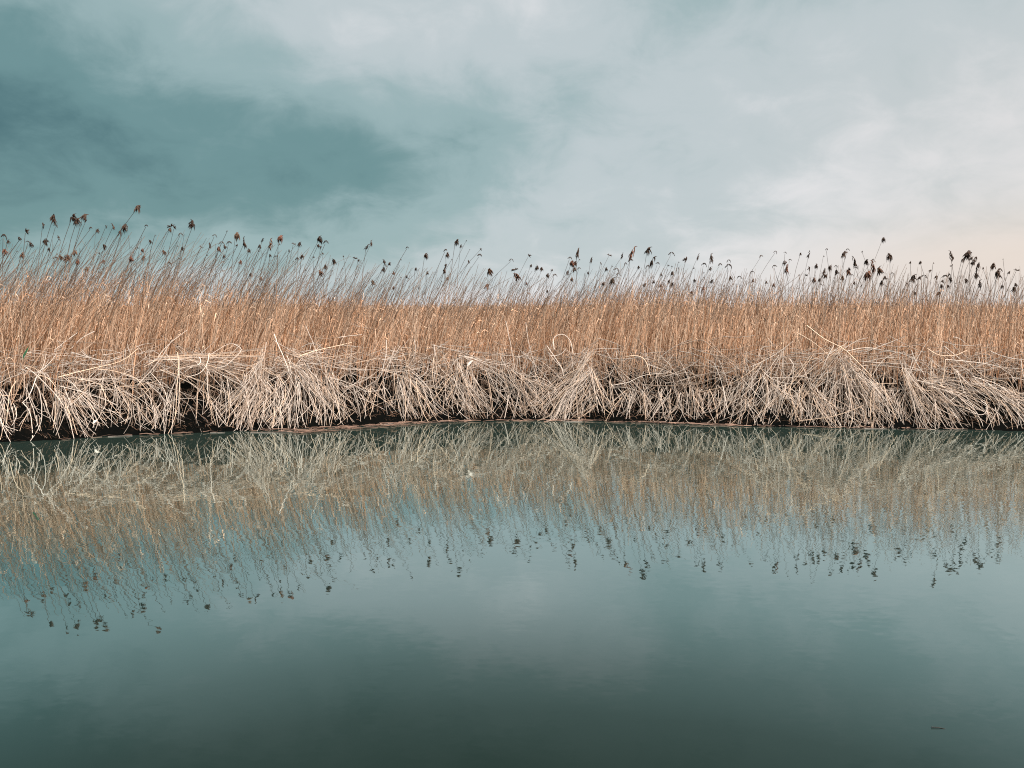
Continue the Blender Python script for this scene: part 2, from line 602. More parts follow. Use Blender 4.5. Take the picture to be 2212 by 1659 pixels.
def head_mesh(kind, rs):
    g = np.random.default_rng(rs)
    PS, RS = [], []

    def add(p0, p1, p2, r):
        P, q = spindle(np.array(p0, float), np.array(p1, float), np.array(p2, float), r)
        PS.append(P); RS.append(q)
    if kind == 'T':                                     # plump mop of drooping branchlets
        for i in range(24):
            h = g.uniform(-0.15, 0.42)
            a = g.uniform(0, 2 * math.pi)
            w = g.uniform(0.12, 0.40) * (1.1 - abs(h))
            s = 0.10 + 0.1 * h
            add((s * 0.4, 0, h), (s + w * math.cos(a) * 0.8, w * math.sin(a) * 0.8, h + g.uniform(0.0, 0.18)),
                (s + w * math.cos(a) * 1.1 + 0.08, w * math.sin(a) * 1.1, h - g.uniform(0.25, 0.6)), g.uniform(0.05, 0.085))
        add((0, 0, 0.2), (0.1, 0, 0.45), (0.42, g.uniform(-.1, .1), 0.52), 0.06)
    elif kind == 'H':                                   # one-sided hook
        pr = np.array([[-0.4, 0, -0.25], [-0.25, 0, 0.12], [0.0, 0, 0.28], [0.25, 0, 0.2], [0.45, 0, -0.1]])
        for i in range(4):
            add(pr[i], (pr[i] + pr[i + 1]) / 2 + (0, 0, 0.03), pr[i + 1] + (0.03, 0, -0.02), 0.065)
        for i in range(12):
            t = g.uniform(0.8, 3.9)
            k = int(t)
            p = pr[k] + (pr[k + 1] - pr[k]) * (t - k)
            add(p, p + (0.08, g.uniform(-.08, .08), 0.02), p + (g.uniform(0.0, 0.16), g.uniform(-.12, .12), -g.uniform(0.14, 0.34)), g.uniform(0.035, 0.06))
    elif kind == 'S':                                   # splayed rays
        for i in range(9):
            a = g.uniform(-0.9, math.pi * 0.9)
            l = g.uniform(0.35, 0.62)
            d = np.array([math.cos(a), g.uniform(-.5, .5), math.sin(a) * 0.8])
            add((0, 0, -0.1), d * l * 0.55 + (0.02, 0, 0.02), d * l + (0.06, 0, -0.16), g.uniform(0.055, 0.085))
    elif kind == 'P':                                   # long hanging plume
        for i in range(22):
            h = g.uniform(-0.35, 0.5)
            a = g.uniform(0, 2 * math.pi)
            w = g.uniform(0.05, 0.2)
            add((0.12 * h, 0, h), (0.12 * h + w * math.cos(a), w * math.sin(a), h + 0.05),
                (0.12 * h + 1.2 * w * math.cos(a) + 0.05, w * math.sin(a), h - g.uniform(0.2, 0.45)), g.uniform(0.04, 0.065))
        add((0.05, 0, 0.4), (0.1, 0, 0.6), (0.32, 0, 0.62), 0.045)
    else:                                               # W: a few wisps
        for i in range(4):
            a = g.uniform(-0.6, 1.6)
            add((0, 0, -0.2), (0.15 * math.cos(a), g.uniform(-.1, .1), 0.25 * math.sin(a)), (0.5 * math.cos(a), g.uniform(-.15, .15), 0.35 * math.sin(a) - 0.1), g.uniform(0.06, 0.10))
    v, q, c__ = tubes(np.array(PS), np.array(RS), np.ones((len(PS), 3)))
    me = build('seed_head', v, q, M_HEAD)
    d = me.data
    bpy.data.objects.remove(me)
    return d


HEADS = {k: [head_mesh(k, 100 + 10 * i + ord(k)) for i in range(5)] for k in 'THSPW'}

# every seed head that can be told apart: x, y in its strip, shape, size, [r = reddish], [lean]
STRIPS = [
 (0, 780, 75, '65,490,H,110,,20 135,580,T,60 350,530,T,60,,130 450,400,S,110,,30 745,295,S,100,,40 915,185,T,135,,70 965,310,H,70,,60 1245,165,T,115,,80 1325,230,T,120,,60 1440,140,T,110,,80 1490,210,S,75,,90 1565,350,H,65,,150 1675,395,T,65,,150 1830,320,S,60,,100 1955,315,P,85,,80 2060,430,T,65 2125,345,T,110 2170,300,H,80 485,590,H,60 555,640,T,75 765,590,T,90 820,560,P,60 1020,520,P,65 1815,665,T,80 100,760,T,100,r 290,750,W,50 365,820,T,90,r 835,715,T,50 1070,860,T,70,r 1180,880,T,110,r 1285,780,T,80,r 1345,930,T,90,r 1490,1060,T,80,r 1785,920,T,60,r 965,870,H,80,r 1725,775,W,50'),
 (480, 780, 70, '150,0,T,115,,165 315,310,H,60,,110 740,310,S,110,,120 715,380,T,70,r 800,340,S,80 1130,285,T,125,,70 905,460,H,70 395,580,T,60 465,470,W,40 240,735,T,60,r 165,690,W,50 615,780,T,80,r 850,655,W,40 930,700,T,60 715,960,H,75 1260,670,S,60 1495,480,H,65 1715,400,W,50 1415,650,P,70 1865,480,T,115,r,30 1610,610,H,80 1560,715,T,80,r 1685,665,T,60 1745,605,H,80 1890,640,S,60 2010,600,P,130 2085,745,T,70 1650,835,T,60 1725,880,W,40 1935,940,T,70,r 2105,1145,T,60 1360,810,W,50 905,880,H,50 1340,1035,W,45 40,880,T,90,r 265,860,T,70,r'),
 (960, 820, 45, '110,370,P,60 245,440,P,130,r 400,340,T,110,r,20 400,435,W,50 75,490,T,65 40,560,W,50 120,605,W,40 240,640,T,50 340,660,H,60 570,560,H,80 650,435,S,65 740,440,T,75 790,655,T,75,,25 705,700,H,80 1085,365,T,105,,90 1065,470,T,50,,80 1125,490,S,70 1205,410,H,90 990,665,W,50 1190,830,T,70 1360,740,T,85 1145,600,W,60 1105,950,T,90,r 1495,860,W,40 1520,650,W,50 1700,680,S,70 1765,720,T,40 1910,490,P,85 1985,430,P,80 2190,880,T,80 1940,930,W,40 80,1030,T,70,r 2010,1110,T,80,r 850,880,W,50'),
 (1440, 860, 50, '400,320,H,55,,90 90,590,T,55 15,580,P,90 285,520,W,45 710,460,T,85,,30 1240,215,T,95,,25 1325,290,T,50 1420,195,W,40 1480,350,W,25 1060,365,H,70 1080,445,T,80,,5 1665,345,S,55,,120 1650,450,H,75,,100 1465,560,S,100,,70 1060,620,T,50 1050,690,P,110,r 1085,850,T,55,r 540,690,T,50 740,755,T,55,,10 380,825,T,45 285,830,W,40 600,1005,P,45 155,760,T,60,r 1815,745,T,120,r,5 1865,880,W,40 1955,770,W,35 1765,980,T,90,r 2195,535,H,70,,130 935,1025,W,35 990,900,W,50 1170,520,W,50 155,1010,T,50,r'),
 (1920, 860, 50, '290,450,S,70,,80 325,625,T,50 440,675,T,80 520,690,T,70 65,690,S,100 100,810,T,120,r 605,800,T,70,,1 470,820,W,50 735,800,H,80 240,940,T,50,r 1000,500,H,70 1020,600,T,100,r 1080,590,T,90 1130,410,P,135,,3 1070,700,T,75 1155,680,H,60 950,750,T,65 1310,755,T,45,,50 1365,530,P,80 1535,585,W,75 1680,445,S,75,,70 1620,690,T,65 1905,455,P,75 1800,700,H,90 1830,780,H,70 2070,405,P,165,r,15 2045,540,H,80 1960,600,H,70,,110 1725,630,W,45 1725,890,T,110,r 2180,660,T,50 1985,850,W,50 1020,870,T,60,r 1565,940,T,60 605,1070,T,50 700,700,W,70 1160,525,W,40 1840,930,W,40'),
 (2400, 860, 30, '135,360,T,115,,25 540,425,H,90,,80 205,560,P,140 130,650,H,80 305,590,H,60 805,510,S,110,,30 1000,475,P,75 1225,505,P,125,,20 1105,610,H,85 665,570,W,35 1210,680,T,55 1110,745,W,40 1380,615,H,75,,80 1530,550,H,70 1525,640,H,110 920,670,W,50 550,765,T,70 370,780,T,50 1550,850,T,70 1725,835,H,80 940,890,T,60 1235,895,T,65 2090,470,H,65,,80 1935,740,H,60 230,905,T,55 490,900,T,50 545,950,T,70 1085,1040,P,90,r 1455,970,W,50 70,960,T,60,r 350,975,T,50,r 1965,890,T,60,r 2190,915,T,50 1630,820,W,35 560,640,W,45 480,625,W,55 670,670,W,40 890,1080,T,60,r'),
 (2880, 860, 15, '125,395,H,65,,80 300,405,H,45 380,530,H,50 560,430,T,45 710,435,P,85,,25 1015,350,H,55,,-30 115,640,H,70 265,580,T,60 325,660,P,140,r 960,465,W,45 720,670,S,85 850,640,T,70 1380,355,H,60 1350,395,S,90 1295,440,T,90,,5 1055,665,T,75 1185,745,T,80 970,750,P,120 985,815,T,70 1500,560,P,130,,-50 1635,385,W,50,,-60 1695,560,T,95 1415,685,T,50 1515,670,H,60 1805,525,T,35 1980,180,T,75,,60 1825,650,P,150,r 1700,790,T,140,r 1910,720,T,120,r 2120,480,T,115,,-10 2140,765,H,55 2010,840,T,65 2060,860,H,40 1945,930,T,80 1180,640,H,60 815,880,T,80,r 880,870,T,60 545,790,W,45 1400,750,T,100,r 1300,840,T,80,r 650,790,W,70 90,960,T,60,r 1480,930,T,50'),
 (3360, 860, 10, '255,575,T,40 430,580,T,50,,-40 645,580,W,40 965,455,P,120,,-40 1210,440,T,135,,30 1270,395,H,90 1140,540,T,60 1295,500,T,60 1345,540,P,130,,30 975,620,W,70 1410,660,P,120,,60 1660,630,T,100,,20 1750,780,T,120,,5 1790,710,H,100 1855,515,W,30,,-25 1945,745,T,50 2085,705,S,80,,60 585,710,T,45 705,835,T,60 280,845,T,115 395,840,T,60 490,820,H,90 845,820,H,90 790,900,S,70 945,840,P,110,,-5 1380,800,T,90 1215,890,T,70 1440,955,P,110 1880,850,H,50 1830,990,T,60 2080,960,T,60 2040,1040,T,90 905,985,T,50 800,980,T,60 720,1110,T,80 190,950,H,60 335,1110,T,60 1515,670,W,70'),
]
MARK = ['the left-edge tangle', 'the combed left sheaf', 'the black hollow', 'the domed white heap', 'the debris strip',
        'the brushed fringe', 'the diagonal sheaf', 'the short tufts', 'the bristling stems', 'the tent heap',
        'the pouring stems', 'the right-edge sweep']
SHAPE = {'T': 'plump tufted', 'H': 'hooked drooping', 'S': 'splayed', 'P': 'long hanging', 'W': 'wispy'}
ORD = ['', 'second ', 'third ', 'fourth ', 'fifth ', 'sixth ', 'seventh ', 'eighth ', 'ninth ', 'tenth ', 'eleventh ', 'twelfth ', 'thirteenth ',
       'fourteenth ', 'fifteenth ', 'sixteenth ', 'seventeenth ', 'eighteenth ']
reeds = []
for x0, y0, dl, txt in STRIPS:
    for it in txt.split():
        f = it.split(',')
        x, y, k, s = float(f[0]), float(f[1]), f[2], float(f[3])
        red = len(f) > 4 and f[4] == 'r'
        lean = float(f[5]) if len(f) > 5 else dl + random.gauss(0, 22)
        reeds.append(dict(x=x0 + x / 4.608, y=y0 + y / 4.608, k=k, s=s / 4.608, red=red, lean=lean))
# what singles each one out: shape, colour, size and rank by height over a landmark of the bank
byd = {}
for r in reeds:
    sz = 'big' if r['s'] > 21 else ('small' if r['s'] < 12 else 'mid-sized')
    r['desc'] = f"{sz} {'reddish' if r['red'] else 'dark'} {SHAPE[r['k']]} head"
    byd.setdefault((min(11, int(r['x'] // 320)), r['desc']), []).append(r)
for (sec, d), lst in byd.items():
    lst.sort(key=lambda r: r['y'])
    for i, r in enumerate(lst):
        rank = 'the only one' if len(lst) == 1 else (ORD[i] + 'highest' if i < len(lst) - 1 or len(lst) == 2 else 'lowest')
        if len(lst) == 2:
            rank = 'the higher' if i == 0 else 'the lower'
        r['label'] = f"reed with {d}, {rank} over {MARK[sec]}"

for r in reeds:
    u, v = r['x'] / 1.736, r['y'] / 1.736
    depth = 0.65 + (0.9 if r['s'] > 18 else 2.2) * random.random() + (1.2 if r['red'] and r['s'] < 18 else 0)
    D = float(dw(u)) + depth
    hp = at(u, v, D)
    size = r['s'] / 1.736 / F * D * 1.3
    ub = u - 1.8 * r['lean'] / 1.736
    xb = float(ray(ub, v)[0] * D)
    yb = D + random.uniform(-0.15, 0.15)
    zb = float(ground_z(np.array(xb), np.array(yb))) - 0.04
    tip = hp + np.array([-0.10 * size, 0, -0.22 * size])
    t = np.linspace(0, 1, 10)
    pw = random.uniform(1.7, 2.3)
    Pc = np.stack([xb + (tip[0] - xb) * (0.2 * t + 0.8 * t ** pw) + np.array([0] + [random.gauss(0, 0.006) for _ in range(8)] + [0]),
                   yb + (tip[1] - yb) * t, zb + (tip[2] - zb) * (t * 1.06 - 0.06 * t ** 3)], -1)
    rad = random.uniform(0.0045, 0.006) * (1 - 0.5 * t)
    w = np.clip((t - 0.5) / 0.35, 0, 1)[:, None]
    base_c = (TAN if random.random() < 0.5 else ORANGE) * random.uniform(0.6, 1.0)
    C = base_c * (1 - w) + GREYB * random.uniform(0.7, 1.2) * w
    root = empty('seeded_reed', (xb, yb, zb))
    tag(root, r['label'], 'reed', 'reeds with seed heads against the sky')
    V, Q, CC = tubes((Pc - np.array([xb, yb, zb]))[None], rad[None], C[None], 4)
    build('stem', V, Q, M_REED, CC, root)
    h = bpy.data.objects.new('seed_head', random.choice(HEADS[r['k']]))
    SC.collection.objects.link(h)
    h.parent = root
    h.location = [float(a) for a in hp - np.array([xb, yb, zb])]
    flip = math.pi if (r['lean'] < 0 or random.random() < 0.15) else 0
    h.rotation_euler = (random.gauss(0, 0.15), random.gauss(0.12, 0.2), random.gauss(0, 0.5) + flip)
    h.scale = (size,) * 3
    if r['red']:
        h.color = (1.9 * random.uniform(0.8, 1.2), 1.6, 1.45, 1)
    else:
        f_ = random.uniform(0.6, 1.2)
        h.color = (f_, f_, f_, 1)
    if random.random() < 0.4:                            # a blade still hanging on the stalk
        V, Q, CC = blades((Pc - np.array([xb, yb, zb]))[None], 1, 0.007, np.array([GREYB * 1.8]), 0.5, 0.8, (0.10, 0.24))
        build('leaf', V, Q, M_REED, CC, root)

# ------------------------------------------------------------------ collapsed stems over the bank
PALE = np.array([0.70, 0.59, 0.515])
DULL = np.array([0.40, 0.285, 0.215])


def catmull(pts, K):
    pts = np.array(pts, float)
    p = np.vstack([2 * pts[0] - pts[1], pts, 2 * pts[-1] - pts[-2]])
    n = len(pts) - 1
    out = []
    for s in np.linspace(0, n, K):
        i = min(int(s), n - 1)
        f = s - i
        a, b_, c_, d = p[i], p[i + 1], p[i + 2], p[i + 3]
        out.append(0.5 * ((2 * b_) + (-a + c_) * f + (2 * a - 5 * b_ + 4 * c_ - d) * f * f + (-a + 3 * b_ - 3 * c_ + d) * f ** 3))
    return np.array(out)


def to_place(px, lay):
    """points in the 2212 frame -> world, on the sloping face of the collapsed fringe; lay = how far in front or behind"""
    u, v = px[:, 0], px[:, 1]
    w = vw(u)
    v = np.minimum(v, w + 3)
    hf = np.clip((w - v) / 150.0, 0, 2.2)
    Y = dw(u) + 0.02 + 0.50 * hf ** 0.9 + lay * (0.35 + 0.65 * np.clip(hf, 0, 1))
    P = at(u, v, Y)
    P[:, 2] = np.maximum(P[:, 2], 0.004)
    return P


ZW = {1: (0, 1240, 3.95), 2: (560, 1220, 3.95), 3: (1120, 1200, 2.266), 4: (1680, 1200, 2.266), 5: (2240, 1200, 2.266),
      6: (2800, 1220, 2.266), 7: (3280, 1220, 2.266)}


def frame_pts(win, s):
    x0, y0, k = ZW[win]
    out = []
    for p in s.split():
        a, b_ = p.split(',')
        out.append(((x0 + float(a) / k) / 1.736, (y0 + float(b_) / k) / 1.736))
    return np.array(out), 1.0 / k / 1.736


def stem_curve(pts, spread, K=8, lay=0.0, jl=0.12, wob=1.0):
    c_ = catmull(pts, K)
    L = np.linalg.norm(np.diff(c_, axis=0), axis=1).sum()
    d = c_[-1] - c_[0]
    nrm = np.array([-d[1], d[0]]) / (np.linalg.norm(d) + 1e-6)
    t = np.linspace(0, 1, K)[:, None]
    o0, o1 = RNG.normal(0, spread * 0.55), RNG.normal(0, spread * 0.85)
    bend = RNG.normal(0, spread * 0.35)
    c_ = c_ + nrm * (o0 * (1 - t) + o1 * t + bend * 4 * t * (1 - t))
    if spread:
        c_ = c_[0] + (c_ - c_[0]) * RNG.uniform(0.9, 1.16)
    c_ = c_ + d / (np.linalg.norm(d) + 1e-6) * RNG.normal(0, L * jl)
    c_ = c_ + RNG.normal(0, 0.3 * wob, c_.shape)
    if spread:
        a = RNG.normal(0, 0.16)
        m0 = c_[0]
        c_ = m0 + (c_ - m0) @ np.array([[math.cos(a), math.sin(a)], [-math.sin(a), math.cos(a)]])
        if RNG.random() < 0.45:                          # snapped at a joint
            i = int(RNG.integers(2, K - 2))
            a = RNG.normal(0, 0.4)
            c_[i:] = c_[i] + (c_[i:] - c_[i]) @ np.array([[math.cos(a), math.sin(a)], [-math.sin(a), math.cos(a)]])
    return to_place(c_, lay)


def stem_obj(name, P, rad, col, parent=None, mat=None):
    K = len(P)
    t = np.linspace(0, 1, K)
    loc = P[-1].copy() if parent is None else np.array(parent.location)
    V, Q, CC = tubes((P - loc)[None], (rad * (1 - 0.35 * t))[None], np.array([col]), 5)
    o = build(name, V, Q, mat or M_PALE, CC, parent)
    if parent is None:
        o.location = [float(x) for x in loc]
    return o


def pale(b_=1.0):
    t = RNG.random()
    c_ = PALE * (1 - 0.5 * t) + DULL * 0.5 * t
    q = RNG.random()
    if q < 0.2:
        c_ = DULL
    elif q < 0.38:
        c_ = TAN * 0.85
    return c_ * RNG.uniform(0.6, 1.15) * b_


# clump: label, window, guides "points | count | spread"
CLUMPS = [
 ('loose arching tangle of stems at the left edge of the bank', 1, ['0,880 120,1020 180,1180|4|25', '0,1290 60,1420 170,1640|6|35', '60,1400 250,1500 380,1620|6|30', '100,520 360,620 520,800 600,870|3|40', '0,780 150,660 380,540|3|25', '0,1050 60,1200 60,1560|8|60', '200,1150 240,1350 200,1500|6|60', '420,900 480,1150 560,1500|5|40', '400,1200 330,1350 270,1500|6|50', '640,1000 720,1200 700,1400|5|50', '560,1250 620,1450 680,1560|5|50']),
 ('matted grey heap of leaves and stems beside the left tangle', 1, ['560,620 660,480 760,300|9|40', '620,640 720,700 800,840|10|60', '760,840 850,1000 860,1150|8|50', '840,900 850,1150 760,1500|12|60', '700,360 860,330 1060,320|6|40', '450,310 600,290 850,330|4|20', '870,810 1200,860 1500,980 1650,1080|5|25', '1000,1150 1150,980 1250,800|8|50', '960,650 1150,760 1250,950|8|60']),
 ('combed sheaf of parallel stems slanting down right in the left part', 1, ['950,980 1150,1250 1400,1560|26|75', '1100,1030 1250,1250 1380,1500|16|60', '1000,1100 1080,1300 1180,1520|12|70', '1150,950 1400,1150 1560,1500|10|70', '1250,760 1500,790 1750,900 1950,1080|7|30', '1300,940 1500,1060 1700,1110 1950,1120|4|25', '1300,960 1420,1180 1500,1350|7|50']),
 ('thin upright stems standing beside the combed left sheaf', 1, ['1520,870 1540,1150 1580,1400|13|50', '1720,860 1800,1050 1810,1300|7|40', '1900,950 1890,1180 1790,1460|6|40', '1700,760 1880,950 2010,1080 2030,1180 1950,1250|4|25', '1950,1050 1990,1250 2080,1480|8|50', '2100,800 2190,1000 2180,1350|8|50', '1650,600 1690,800 1690,1050|4|30', '1880,200 1900,400 1830,650|3|15', '1600,1150 1700,1280 1740,1400|6|60']),
 ('layered flat mat of broken stems above the black hollow', 2, ['120,480 500,500 900,540 1500,590|16|40', '0,580 300,450 700,400|6|30', '500,620 800,570 1100,560|8|35', '870,530 1200,560 1450,540|7|30', '-400,900 -100,870 300,720|4|25', '-250,420 0,400 150,380|5|30', '900,430 1150,360 1340,360|3|20', '600,400 900,480 1060,520|5|40']),
 ('sparse pale stems hanging across the black hollow in the bank', 2, ['430,640 420,1000 400,1550|6|35', '0,870 180,1060 330,1300|3|20', '20,750 200,980 280,1250|3|20', '300,500 600,850 900,1120 1040,1420|4|20', '280,720 500,760 850,880 1290,1130|4|20', '1070,870 1075,1150 1040,1450|4|25', '1160,850 1180,1200 1170,1400|4|30', '730,850 720,1200 710,1500|3|25', '930,1130 990,1300 1060,1440|7|35', '50,1200 80,1350 30,1500|7|60', '330,1050 310,1250 280,1530|8|45', '150,1200 120,1350 160,1540|6|60', '270,1250 180,1400 50,1520|4|30', '820,1000 880,1180 960,1400|6|40']),
 ('bright white sheaf of stems gathered to a point at the waterline', 2, ['1620,500 1580,800 1430,1050 1250,1300 1140,1500|40|36', '1620,550 1440,680 1415,800 1450,870|5|15', '1700,700 1650,900 1500,1150 1330,1450|16|50', '1500,700 1470,900 1350,1150 1200,1450|16|45', '850,620 1150,780 1450,950|14|28', '1080,640 1250,700 1420,850|5|25', '1420,1000 1430,1250 1400,1420|14|50']),
 ('domed heap of white stems curving down to the right', 2, ['1650,830 1850,1000 1900,1250 1880,1530|18|50', '1900,760 2030,950 2000,1200 1700,1420|9|40', '2040,620 2160,850 2140,1080 2090,1450|14|45', '1860,530 2050,590 2300,780 2500,1100|16|35', '1650,980 1800,1150 1950,1400|12|60', '1950,830 1900,1100 1750,1400|10|60', '1700,1100 1640,1300 1580,1530|9|45', '1850,1200 1900,1350 1890,1520|12|45', '1700,650 1900,720 2050,640|9|50', '2050,1150 2060,1300 2030,1500|8|50']),
 ('dense drooping fringe of stems right of the domed heap', 3, ['0,430 120,600 220,760 230,860|22|30', '60,450 180,640 160,880|12|25', '0,520 10,700 0,860|8|25', '250,450 330,640 440,760 460,850|12|25', '330,640 370,760 380,850|16|30', '190,310 350,370 560,460|9|12', '260,470 450,570 680,740|5|15', '0,290 300,330 620,270|6|18', '80,350 130,500 200,650|10|40', '200,500 260,650 300,840|14|35', '0,380 80,330 200,300|8|20', '250,430 260,560 330,660|8|40']),
 ('crossed dark-backed stems between fringe and combed edge', 3, ['790,290 690,450 600,600 520,760|7|20', '680,430 800,440 900,430 1090,370|5|10', '710,560 640,700 590,830|5|22', '640,600 740,700 800,770|4|15', '600,570 600,720 600,850|5|22', '500,620 560,700 670,790|4|20', '830,540 850,680 870,800|9|40', '580,360 570,470 540,600|3|12', '420,560 560,510 680,440|3|15', '480,760 400,820 330,870|4|20', '720,550 760,660 800,760|5|25', '520,620 540,720 530,840|5|25']),
 ('brushed fringe of fine parallel stems left of centre', 3, ['880,500 920,640 990,820|22|38', '950,480 1050,620 1200,810|18|35', '1060,560 1150,680 1270,830|9|30', '1160,300 1180,520 1260,700|8|28', '900,550 900,680 930,810|12|40', '1000,560 1060,700 1110,820|14|40', '690,430 850,450 1000,500 1060,560|5|12']),
 ('thick fall of pale stems brushing the floating debris', 4, ['110,350 170,560 290,800|22|42', '150,420 220,600 330,790|18|42', '20,500 60,650 150,800|12|42', '150,320 330,370 500,410|12|12', '0,450 50,540 140,620|8|35', '40,560 20,700 60,800|10|35', '100,330 60,500 20,620|6|30', '200,560 180,700 230,810|10|35']),
 ('slanting pale stems crossing just left of the thick sheaf', 4, ['190,350 400,470 500,600 600,820|12|32', '500,400 620,580 780,760|12|28', '480,430 560,620 600,800|11|35', '350,480 400,640 440,800|8|25', '620,480 660,660 740,800|9|32', '690,600 740,700 800,810|8|35', '660,520 760,560 840,640|12|45', '700,640 780,620 860,560|8|35', '560,680 640,740 760,800|7|30']),
 ('thick diagonal sheaf of bright stems leaning up right near centre', 4, ['1200,300 1080,440 960,600 820,830|42|26', '1200,450 1050,560 950,720 880,840|18|28', '1200,420 1130,480 1080,600 1040,800|9|22', '1150,500 1020,650 920,830|16|30']),
 ('spread stems fanning below the thick diagonal sheaf', 4, ['1210,430 1230,600 1280,800|14|34', '1250,560 1180,680 1050,830|14|34', '1180,600 1100,720 1080,830|9|30', '1269,700 1200,770 1100,830|8|25', '1240,480 1290,620 1380,790|12|34']),
 ('short upright stem tufts standing along the waterline', 5, ['300,620 270,740 240,830|14|38', '370,600 380,720 400,830|11|34', '540,570 530,700 470,810|10|34', '640,620 570,740 520,830|12|40', '700,620 680,740 580,830|10|32', '230,600 160,720 100,830|10|34', '90,560 100,720 90,820|8|28', '450,650 440,740 420,820|8|34']),
 ('low bristling stems just left of the crossed pale heap', 5, ['760,600 780,720 810,830|14|40', '850,630 880,730 930,840|12|40', '960,600 950,720 1000,840|10|34', '1050,620 1020,740 980,830|10|40', '700,540 830,520 980,480|5|14', '820,600 870,700 830,820|10|40', '990,460 1070,455 1150,450|5|14']),
 ('crossed heap of white stems left of the tent heap', 6, ['110,350 50,470 -20,590|12|26', '300,220 240,400 130,620 30,760|8|20', '530,270 450,370 350,470 180,600 0,720|6|12', '350,330 380,400 330,560 300,640|4|15', '210,500 200,640 140,780|18|48', '320,520 260,640 220,800|16|48', '330,560 370,700 350,820|14|48', '150,460 160,600 110,800|9|28', '-70,480 -110,600 -190,820|16|40', '20,600 -20,700 -60,840|12|40', '10,460 -80,620 -240,760|12|30', '0,640 80,720 130,830|10|35', '240,520 330,600 420,640|10|40']),
 ('low matted stems under the left slope of the tent heap', 6, ['480,540 470,680 460,820|16|45', '530,560 620,680 720,810|14|36', '560,530 670,650 800,840|10|28', '750,500 680,640 620,780|6|20', '400,600 440,720 430,820|12|40', '600,600 580,720 560,820|10|40', '680,640 700,740 740,810|9|35', '480,660 560,720 660,800|8|35']),
 ('tent-shaped heap of white stems peaking at the reeds', 6, ['820,190 700,310 560,460 480,600|13|10', '740,350 620,480 500,600|6|16', '790,290 820,450 840,660 830,740|18|26', '830,300 890,450 960,640 1070,830|22|26', '880,330 960,450 1050,640 1190,840|24|30', '930,400 1050,520 1180,700 1269,820|18|26', '790,400 760,600 770,800|9|25', '850,600 880,720 860,840|10|35', '960,620 980,740 960,830|9|35', '880,760 960,800 1080,850|8|22']),
 ('long stems pouring down right beside the tent heap', 7, ['240,300 270,470 310,640 340,840|10|18', '280,400 380,560 480,720 640,850|22|22', '260,380 340,600 440,890|12|26', '320,440 430,600 500,830|10|26', '0,500 60,620 110,800|14|36', '-20,540 0,700 60,850|10|34', '100,520 150,650 190,820|12|34', '200,560 160,650 130,700|6|25', '180,600 230,720 250,830|9|32']),
 ('slanting stem bank right of the pouring stems', 7, ['470,480 600,640 780,850|18|36', '520,560 620,700 720,850|14|28', '440,500 520,640 640,760|12|30', '560,500 660,620 760,720|8|30', '760,700 850,780 900,870|12|28', '640,720 700,790 740,860|9|30', '500,640 560,760 600,840|10|30']),
 ('flat overlapping stems arching over the right black hollow', 7, ['450,500 650,520 850,600 1000,680|26|18', '680,370 800,520 950,640|9|13', '520,470 700,480 860,540|12|16', '620,650 700,600 780,560|5|15', '700,600 800,690 830,740|3|10', '560,510 720,560 900,640|12|14']),
 ('fine stem sweep falling off the right edge', 7, ['850,480 1050,560 1150,640 1269,780|26|30', '1000,540 1150,620 1269,700|15|26', '1050,640 1150,740 1240,850|16|36', '950,660 990,760 1000,870|8|22', '1180,600 1290,700 1400,860|16|36', '1100,560 1260,640 1420,760|14|32', '1000,700 1050,780 1080,860|9|30', '1290,760 1350,830 1400,900|10|30']),
]
